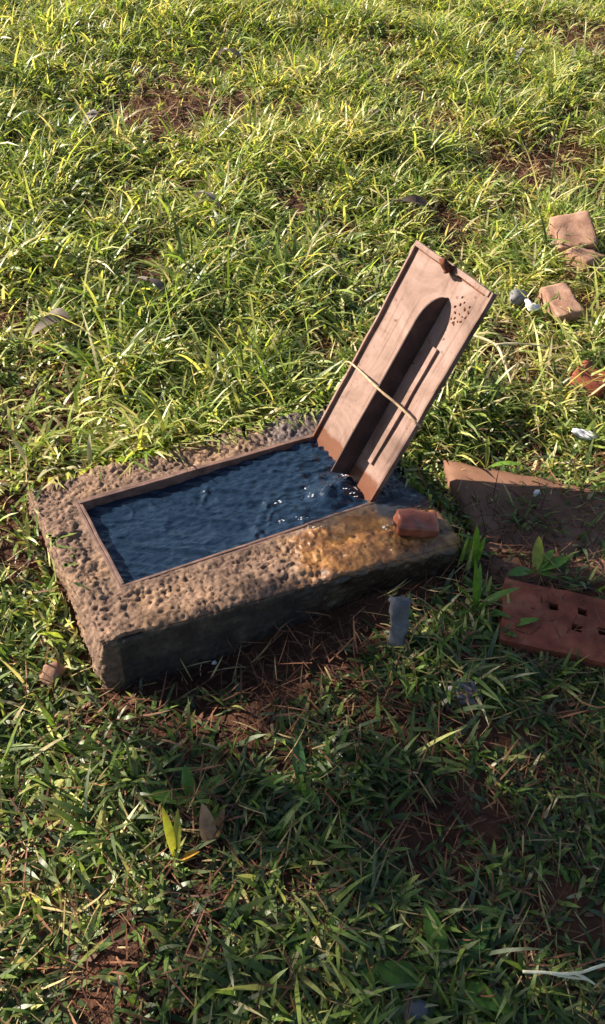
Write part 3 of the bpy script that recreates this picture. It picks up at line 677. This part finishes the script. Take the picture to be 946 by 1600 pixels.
def chunk(name, c, size, rot, m, label, cat, seed, bev=0.006, step=0.02, amp=0.004):
    bm = subdiv_box(-size[0] / 2, size[0] / 2, -size[1] / 2, size[1] / 2, -size[2] / 2, size[2] / 2, step, bev)
    o = bm_obj(name, bm, m, None, True)
    wobble(o, amp, 22, seed); wobble(o, amp * .8, 60, seed + 9)
    o.location = tuple(float(t) for t in c); o.rotation_euler = rot
    return meta(o, label, cat)
D = math.radians
# terracotta tile piece on the wet corner of the block
def tile_shard():
    c = at_z(652, 818, 0.010)
    chunk('tile_shard', c, (0.10, 0.070, 0.032), (D(2), D(8), D(-24)), M['wetclay'], 'wet orange terracotta shard on the right corner of the concrete block', 'tile shard', 301, 0.006, 0.010, 0.003)
def wet_clay():
    m = M['clay'].copy(); m.name = 'wet_clay'
    b = m.node_tree.nodes['Principled BSDF']; b.inputs['Roughness'].default_value = 0.28; b.inputs['Specular IOR Level'].default_value = 0.5
    return m
M['wetclay'] = wet_clay()
tile_shard()
# muddy slab right of the block
def slab():
    zt = -0.085
    px = [(694, 716), (965, 768), (975, 905), (770, 905)]
    P = np.array([at_z(a, b, zt) for a, b in px]); c = P.mean(axis=0)
    bm = bmesh.new(); nU, nV = 26, 20
    top, bot = {}, {}
    for i in range(nU):
        for j in range(nV):
            a, b = i / (nU - 1), j / (nV - 1)
            q = (P[0] * (1 - a) + P[1] * a) * (1 - b) + (P[3] * (1 - a) + P[2] * a) * b - c
            e = min(a, 1 - a, b, 1 - b)
            q[2] += 0.004 * float(fbm(q[0] * 9, q[1] * 9, 0, 3, 311)) - 0.008 * (e < 0.01)
            q[:2] += 0.006 * np.array([float(vnoise(q[0] * 20, q[1] * 20, 0, 312)), float(vnoise(q[0] * 20, q[1] * 20, 5, 313))]) 
            top[i, j] = bm.verts.new(q); bot[i, j] = bm.verts.new((q[0], q[1], q[2] - 0.055))
    for i in range(nU - 1):
        for j in range(nV - 1):
            bm.faces.new((top[i, j], top[i, j + 1], top[i + 1, j + 1], top[i + 1, j]))
            bm.faces.new((bot[i, j], bot[i + 1, j], bot[i + 1, j + 1], bot[i, j + 1]))
    for i in range(nU - 1):
        for j in (0, nV - 1): bm.faces.new((top[i, j], top[i + 1, j], bot[i + 1, j], bot[i, j]))
    for j in range(nV - 1):
        for i in (0, nU - 1): bm.faces.new((top[i, j], top[i, j + 1], bot[i, j + 1], bot[i, j]))
    bmesh.ops.recalc_face_normals(bm, faces=bm.faces)
    o = bm_obj('mud_slab', bm, M['mudslab'], None, True); o.location = tuple(c)
    meta(o, 'broad flat brown mud-coated slab right of the concrete block', 'slab')
    return c
slab()
# perforated red clay brick
def hollow_brick():
    c = at_z(872, 968, -0.082)
    Lx, Ly, Hz = 0.26, 0.17, 0.075
    holes = [(-0.012, 0.034), (0.058, 0.036), (0.044, -0.012), (0.104, -0.004)]
    hw, hh = 0.0115, 0.0095
    xs = sorted({-Lx / 2, Lx / 2, *[round(h[0] - hw, 4) for h in holes], *[round(h[0] + hw, 4) for h in holes]})
    ys = sorted({-Ly / 2, Ly / 2, *[round(h[1] - hh, 4) for h in holes], *[round(h[1] + hh, 4) for h in holes]})
    bm = bmesh.new(); vt = {}
    def v(x, y, z):
        k = (round(x, 4), round(y, 4), round(z, 4))
        if k not in vt: vt[k] = bm.verts.new((x + 0.0025 * math.sin(y * 70 + x * 30), y + 0.002 * math.sin(x * 55), z))
        return vt[k]
    z0, z1 = -Hz, 0.0
    for i in range(len(xs) - 1):
        for j in range(len(ys) - 1):
            xa, xb, ya, yb = xs[i], xs[i + 1], ys[j], ys[j + 1]; cx_, cy_ = (xa + xb) / 2, (ya + yb) / 2
            hole = any(abs(cx_ - h[0]) < hw and abs(cy_ - h[1]) < hh for h in holes)
            if hole:
                for p, q, di, dj in (((xa, ya), (xb, ya), 0, -1), ((xb, ya), (xb, yb), 1, 0), ((xb, yb), (xa, yb), 0, 1), ((xa, yb), (xa, ya), -1, 0)):
                    ni, nj = i + di, j + dj; mx_, my_ = (xs[ni] + xs[ni + 1]) / 2, (ys[nj] + ys[nj + 1]) / 2
                    if any(abs(mx_ - h[0]) < hw and abs(my_ - h[1]) < hh for h in holes): continue
                    bm.faces.new((v(*p, z1), v(*q, z1), v(*q, z0 + .01), v(*p, z0 + .01)))
                bm.faces.new((v(xa, ya, z0 + .01), v(xb, ya, z0 + .01), v(xb, yb, z0 + .01), v(xa, yb, z0 + .01)))
            else: bm.faces.new((v(xa, ya, z1), v(xb, ya, z1), v(xb, yb, z1), v(xa, yb, z1)))
    for i in range(len(xs) - 1):
        for y_ in (ys[0], ys[-1]): bm.faces.new((v(xs[i], y_, z0), v(xs[i + 1], y_, z0), v(xs[i + 1], y_, z1), v(xs[i], y_, z1)))
    for j in range(len(ys) - 1):
        for x_ in (xs[0], xs[-1]): bm.faces.new((v(x_, ys[j], z0), v(x_, ys[j + 1], z0), v(x_, ys[j + 1], z1), v(x_, ys[j], z1)))
    bmesh.ops.recalc_face_normals(bm, faces=bm.faces)
    o = bm_obj('hollow_brick', bm, M['clay']); o.location = tuple(c); o.rotation_euler = (D(11), D(4), D(-40))
    meta(o, 'red perforated clay brick half sunk in grass below the brown slab', 'brick')
hollow_brick()
# broken bricks in the grass on the right
g = on_ground(888, 395, 0.05); chunk('brick', g, (0.15, 0.16, 0.13), (D(28), D(-12), D(-25)), M['brick'], 'pinkish broken brick standing tilted in grass near the right edge', 'brick', 321, 0.010, 0.016, 0.0045)
g = on_ground(905, 432, 0.045); chunk('brick', g, (0.17, 0.10, 0.10), (D(6), D(10), D(20)), M['brick'], 'brown broken brick lying in front of the tilted pinkish one', 'brick', 331, 0.010, 0.016, 0.0045)
g = on_ground(872, 492, 0.03); chunk('brick', g, (0.10, 0.16, 0.075), (D(12), D(-6), D(-14)), M['brick'], 'low brown brick sunk among straw, nearest of the three behind the lid', 'brick', 341, 0.010, 0.016, 0.0045)
g = on_ground(920, 605, 0.015); chunk('brick', g, (0.13, 0.11, 0.07), (D(10), D(4), D(30)), M['clay'], 'orange-brown brick piece in dry grass above the slab at right edge', 'brick', 351, 0.010, 0.016, 0.0045)
# stones
g = on_ground(620, 1000, 0.045); chunk('stone', g, (0.042, 0.026, 0.15), (D(-14), D(5), D(-20)), M['greystone'], 'upright narrow grey stone under the block front edge', 'stone', 401, 0.009, 0.014, 0.007)
g = on_ground(727, 1090, 0.012); rock('stone', g, (0.085, 0.062, 0.045), (D(12), D(6), D(-30)), M['greystone'], 'flat blue-grey stone in the shaded grass beside the red mud', 'stone', 402, flat=0.3)
g = on_ground(642, 1583, 0.012); rock('stone', g, (0.05, 0.045, 0.04), (0, D(8), D(10)), M['greystone'], 'small dark grey stone at the bottom edge of the lawn', 'stone', 403)
g = on_ground(86, 1062, 0.02); chunk('stone', g, (0.046, 0.036, 0.04), (D(14), D(24), D(40)), M['brick'], 'small pinkish stone by the block left corner', 'stone', 404, 0.008, 0.012, 0.006)
g = on_ground(805, 483, 0.045); rock('stone', g, (0.08, 0.06, 0.05), (D(4), D(10), D(15)), M['greystone'], 'pale grey stone in grass right of the lid top', 'stone', 405)
g = on_ground(828, 500, 0.05); rock('plastic_scrap', g, (0.06, 0.04, 0.03), (D(20), D(14), D(-35)), M['white'], 'white crumpled scrap next to the pale grey stone', 'scrap', 406, rough=0.7)
g = on_ground(905, 700, 0.05); rock('plastic_scrap', g, (0.075, 0.045, 0.025), (D(8), D(16), D(-20)), M['white'], 'white scrap in the grass behind the brown slab', 'scrap', 407, rough=0.7)
c = at_z(840, 771, -0.076); rock('feather_tuft', c, (0.028, 0.022, 0.014), (0, 0, D(30)), M['white'], 'little white fluff lying on the brown slab', 'fluff', 408, rough=0.8)
def on_front(px, py):
    d = ray(px, py); t = 0.4
    for _ in range(4000):
        p = CAM + d * t
        if p[1] > front_y(p[0]) - 0.006: return p
        t += 0.001
    return p
rock('snail_shell', on_front(335, 1035), (0.014, 0.012, 0.013), (0, 0, 0), M['white'], 'tiny white snail shell on the dark front of the block', 'snail shell', 409, 2, 0.1)

# twigs
def twig(name, ctrl, r0, r1, m, label, branches=(), n=26, seed=1):
    root = None
    ctrl = np.asarray(ctrl, float); base = ctrl[0].copy()
    root = meta(empty(name, base), label, 'twig')
    Vt, Ft = tube_mesh(smooth_path(ctrl, n) - base, np.linspace(r0, r1, n), 6, 0.3, seed)
    np_mesh('stalk', Vt, Ft, m, True, None, root)
    for k, br in enumerate(branches):
        Vt, Ft = tube_mesh(smooth_path(br, 12) - base, np.linspace(r1 * 1.1, r1 * .5, 12), 6, 0.3, seed + k)
        np_mesh('side_shoot', Vt, Ft, m, True, None, root)
    return root
def gp(px, py, lift): return on_ground(px, py, lift)
q1, q2, q3 = gp(727, 566, 0.10), gp(765, 582, 0.10), gp(795, 622, 0.05)
twig('twig', [q1, q2, 0.5 * (q2 + q3) + [0, 0, .01], q3], 0.0055, 0.0035, M['twig'], 'pale bent twig in the grass just behind the lid', [[q2, gp(800, 580, .1), gp(850, 578, .085)]], seed=3)
a1, a2, a3, a4 = gp(806, 1540, 0.06), gp(845, 1545, 0.07), gp(885, 1546, 0.07), gp(928, 1534, 0.075)
twig('twig', [a1, a2, a3, a4], 0.0026, 0.0030, M['white_twig'], 'short cream forked twig on shaded grass near the bottom right', [[a2, gp(870, 1549, .065), gp(902, 1552, .06)], [a3, gp(905, 1552, .06), gp(918, 1556, .05)]], seed=5)

# broad leaves and plants
def leaf_mesh(name, L_, W_, droop, fold, col, mat, parent, seed=0, nseg=9, curl=0.0):
    t = np.linspace(0, 1, nseg); r = np.random.default_rng(seed)
    w = W_ * np.sin(np.pi * np.clip(t * 0.94 + 0.06, 0, 1)) ** 0.75
    V = []
    ph = r.uniform(0, 6)
    x = 0.0; z = 0.0; ang = 0.0
    for k in range(nseg):
        ang = droop * t[k]
        if k: x += L_ / (nseg - 1) * math.cos(ang); z -= L_ / (nseg - 1) * math.sin(ang)
        wob = 0.06 * W_ * math.sin(6 * t[k] + ph)
        V += [(x, -w[k] / 2, z + fold * w[k] * .5 + wob), (x, 0, z), (x, w[k] / 2, z + fold * w[k] * .5 - wob + curl * w[k])]
    Q = []
    for k in range(nseg - 1):
        for j in (0, 1): Q.append((3 * k + j, 3 * k + j + 1, 3 * k + j + 4, 3 * k + j + 3))
    C = np.tile(np.array(col), (len(V), 1)) * (1 + 0.12 * r.normal(size=(len(V), 1)))
    return np_mesh(name, np.array(V), [np.array(Q)], mat, True, np.clip(C, 0.003, 0.8), parent)
def plant(c, leaves, label, cat='plant', name='broadleaf_plant', mat=None, seed=0, group=None):
    """leaves: (azimuth deg, elevation deg, length, width, droop, colour)"""
    root = meta(empty(name, c), label, cat, group)
    if seed in (6, 7, 8, 9, 10): root.scale = (1.45, 1.45, 1.45)
    for k, (az, el, L_, W_, dr, col) in enumerate(leaves):
        o = leaf_mesh('leaf', L_, W_, dr, 0.25, col, mat or M['leaf'], root, seed * 31 + k)
        o.rotation_euler = (0, -D(el), D(az)); o.location = (0.004 * math.cos(D(az)), 0.004 * math.sin(D(az)), 0.002)
    return root
GRN, LIT, YEL, PALE, OLD = (0.10, 0.21, 0.03), (0.14, 0.26, 0.035), (0.28, 0.30, 0.05), (0.42, 0.38, 0.22), (0.30, 0.17, 0.08)
# azimuth 300 deg points towards the viewer's right-front; -30 deg is image right
plant(on_ground(742, 955, 0.0), [(100, 86, 0.15, 0.022, 0.25, GRN), (150, 72, 0.11, 0.020, 0.5, GRN), (-20, 60, 0.12, 0.02, 0.8, LIT), (60, 78, 0.12, 0.018, 0.3, GRN), (-60, 40, 0.09, 0.018, 0.7, GRN), (200, 50, 0.10, 0.018, 0.6, GRN)],
      'tall green blade-leaved plant between the block corner and red brick', seed=1)
plant(on_ground(738, 890, 0.0), [(80, 88, 0.13, 0.022, 0.2, LIT), (20, 80, 0.09, 0.018, 0.3, GRN), (140, 70, 0.10, 0.016, 0.4, GRN)], 'upright bright leaf shoot beside the left edge of the slab', seed=2)
plant(on_ground(835, 900, 0.015), [(-10, 20, 0.085, 0.034, 0.2, LIT), (55, 62, 0.085, 0.028, 0.4, YEL), (175, 25, 0.085, 0.030, 0.4, GRN), (15, 40, 0.07, 0.024, 0.4, LIT), (-60, 15, 0.05, 0.022, 0.3, GRN)],
      'broad-leaved green weed growing over the front of the brown slab', seed=3)
plant(on_ground(775, 985, 0.0), [(-25, 30, 0.10, 0.024, 0.3, LIT), (200, 35, 0.07, 0.02, 0.5, GRN), (-80, 40, 0.06, 0.018, 0.4, GRN)], 'weed with one long leaf reaching over the red brick', seed=4)
plant(on_ground(757, 745, 0.03), [(-35, 45, 0.11, 0.018, 1.1, LIT), (150, 60, 0.10, 0.014, 0.9, YEL), (60, 70, 0.09, 0.012, 0.5, YEL)], 'arching green leaf shoot hanging over the back of the slab', seed=5)
plant(on_ground(300, 1255, 0.0), [(150, 25, 0.055, 0.020, 0.3, GRN), (10, 25, 0.055, 0.018, 0.3, GRN), (80, 60, 0.05, 0.018, 0.3, GRN), (-70, 15, 0.04, 0.016, 0.3, GRN)], 'small dark green rosette on bare red earth before the block', seed=6)
plant(on_ground(470, 1225, 0.0), [(160, 20, 0.06, 0.020, 0.3, GRN), (70, 50, 0.06, 0.018, 0.3, (0.08, 0.18, 0.06)), (0, 30, 0.05, 0.02, 0.4, GRN), (-90, 20, 0.05, 0.018, 0.3, GRN)], 'bluish-green low rosette below the middle of the block', seed=7)
plant(on_ground(276, 1345, 0.0), [(100, 84, 0.10, 0.012, 0.15, YEL), (60, 70, 0.07, 0.010, 0.3, YEL), (-40, 60, 0.045, 0.010, 0.3, (0.42, 0.22, 0.04))], 'yellow-tipped grass shoot beside the dry upright leaf', seed=8)
plant(on_ground(330, 1325, 0.0), [(90, 84, 0.075, 0.022, 0.3, (0.30, 0.20, 0.14)), (40, 55, 0.05, 0.014, 0.5, OLD)], 'dry brown curled leaf standing up on the red earth', 'dead leaf', 'dead_leaf', M['straw'], 9)
plant(on_ground(700, 1535, 0.0), [(150, 18, 0.11, 0.032, 0.3, GRN), (20, 25, 0.09, 0.028, 0.4, (0.06, 0.16, 0.035)), (-60, 25, 0.08, 0.028, 0.3, GRN), (80, 40, 0.09, 0.026, 0.4, GRN)], 'wide-leaved dark weed left of the cream forked twig', seed=10)
# pale dry leaves hanging over the back left corner of the block
for k, (px, py, az, el, L_, W_, dr, lab) in enumerate([(50, 742, 110, 65, 0.095, 0.013, 0.5, 'pale dry blade standing at the back left corner of block'), (100, 745, -150, 70, 0.10, 0.014, 1.7, 'pale bent dry leaf left of the white folded leaf'),
                                                       (142, 738, 60, 75, 0.085, 0.013, 0.4, 'white folded dry leaf behind the block back edge'), (215, 705, 200, 50, 0.13, 0.012, 1.1, 'long cream dry leaf arching along the back edge of block'), (262, 700, 100, 75, 0.12, 0.012, 0.4, 'upright yellowish leaf at the middle of block back edge')]):
    plant(on_ground(px, py, 0.02), [(az, el, L_, W_, dr, PALE if k < 4 else YEL), (az + 120, el - 15, L_ * .7, W_ * .8, dr + .3, PALE if k < 3 else YEL)], lab, 'dry leaf', 'dry_leaf', M['straw'], 20 + k)
# dead grey-brown leaves fallen in the lawn
for k, (px, py, s, col, lab) in enumerate([(155, 205, 1.2, (0.30, 0.26, 0.27), 'grey dead leaf at the left rim of the bare straw patch'), (232, 470, 1.1, (0.17, 0.14, 0.14), 'dark dead leaf in bright grass left of the lid'),
                                           (112, 532, 1.2, (0.20, 0.16, 0.13), 'brown dead leaf in grass near the left edge'), (355, 102, 1.2, (0.30, 0.28, 0.30), 'silvery dead leaf above the bare straw patch'),
                                           (622, 342, 1.3, (0.15, 0.11, 0.10), 'dark dead leaf in grass above the lid top'), (320, 330, 1.0, (0.20, 0.18, 0.19), 'grey dead leaf in the mid-left lawn'), (815, 100, 1.0, (0.33, 0.31, 0.33), 'pale dead leaf in the far right lawn'),
                                           (580, 200, 1.0, (0.2, 0.16, 0.15), 'brown dead leaf in the far middle lawn')]):
    r = np.random.default_rng(500 + k)
    root = meta(empty('dead_leaf', on_ground(px, py, 0.07)), lab, 'dead leaf', 'dead leaves fallen on the lawn')
    for j in range(2):
        o = leaf_mesh('leaf_half', (0.11 - 0.04 * j) * s, (0.034 - 0.008 * j) * s, 1.0 + 0.5 * r.random(), 0.75, np.array(col) * 0.75, M['straw'], root, 600 + k * 3 + j, curl=0.3 * r.normal())
        o.rotation_euler = (r.normal() * .3, r.normal() * .25, r.uniform(0, 6.28) if j == 0 else o.rotation_euler[2] + 2.2)

# ------------------------------------------------------------------ unseen tree upslope to the left, crown shaped so its shade covers the foreground
def shade_tree():
    hx, hy = SUN_H; cot = 1 / math.tan(SUN_ELEV)
    def pos(w, s_land, s_h):           # a point of the crown, from where its shadow lands (across the sun w, along it s)
        z = -0.17 + (s_land - s_h) / cot
        return np.array([-hy * -1 * w * 1.0, 0, 0]) * 0 + np.array([hy * w - hx * s_h, -hx * w - hy * s_h, z])
    r = np.random.default_rng(77)
    base_w, base_s = -1.9, -7.2
    b0 = pos(base_w, 0, base_s); bz = float(terr(b0[0], b0[1])); root_p = np.array([b0[0], b0[1], bz])
    root = meta(empty('shade_tree', root_p), 'unseen leafy tree upslope to the left, crown shaped to shade the foreground lawn', 'tree')
    clumps, rad = [], []
    for w in np.arange(-4.6, 0.15, 0.42):
        lo = 0.70 + 0.40 * sstep(-0.7, -0.1, w) + 0.10 * math.sin(w * 5)
        for s in np.arange(lo + 0.38, 7.6, 0.62):
            if w > -0.25 and s > 5.0: continue
            clumps.append(pos(w + r.normal() * .07, s + r.normal() * .07, base_s + r.normal() * 0.9)); rad.append(0.34)
    for w in (0.02, 0.13):
        for s in np.arange(1.5, 4.6, 0.26):
            clumps.append(pos(w + r.normal() * .02, s + r.normal() * .05, base_s + r.normal() * 0.5)); rad.append(0.15)
    clumps = np.array(clumps); cc = clumps.mean(axis=0)
    top = np.array([root_p[0], root_p[1], cc[2]])
    Vt, Ft = tube_mesh(smooth_path([root_p, root_p + [0.05, 0.05, 1.4], root_p * .35 + top * .65, top + [0, 0, .4]], 16) - root_p, np.linspace(0.17, 0.07, 16), 12, 0.2, 9)
    np_mesh('trunk', Vt, Ft, M['bark'], True, None, root)
    st = root_p * .4 + top * .6
    for k in range(0, len(clumps), 6):
        e = clumps[k]; mid = (st + e) / 2 + [0, 0, 0.25]
        Vt, Ft = tube_mesh(smooth_path([st, mid, e], 10) - root_p, np.linspace(0.05, 0.012, 10), 6, 0.1, k)
        np_mesh('limb', Vt, Ft, M['bark'], True, None, root)
    per = 150
    cen = np.repeat(clumps, per, axis=0); N_ = len(cen)
    d = r.normal(size=(N_, 3)); d /= np.linalg.norm(d, axis=1)[:, None]
    p = cen + d * (np.repeat(np.array(rad), per)[:, None] * r.random((N_, 1)) ** 0.5)
    L_ = r.uniform(0.10, 0.17, N_); W_ = L_ * r.uniform(0.45, 0.65, N_)
    col = np.array([0.05, 0.11, 0.025]) * r.uniform(0.7, 1.5, (N_, 1))
    V, F, C = blades(p - root_p, r.uniform(0, 6.28, N_), L_, W_, r.uniform(0.3, 2.2, N_), r.uniform(0, .8, N_), r.normal(0, .6, N_), col, 4, None, False)
    np_mesh('crown', V, F, M['leaf'], True, C, root)
shade_tree()
print('blades', nb)
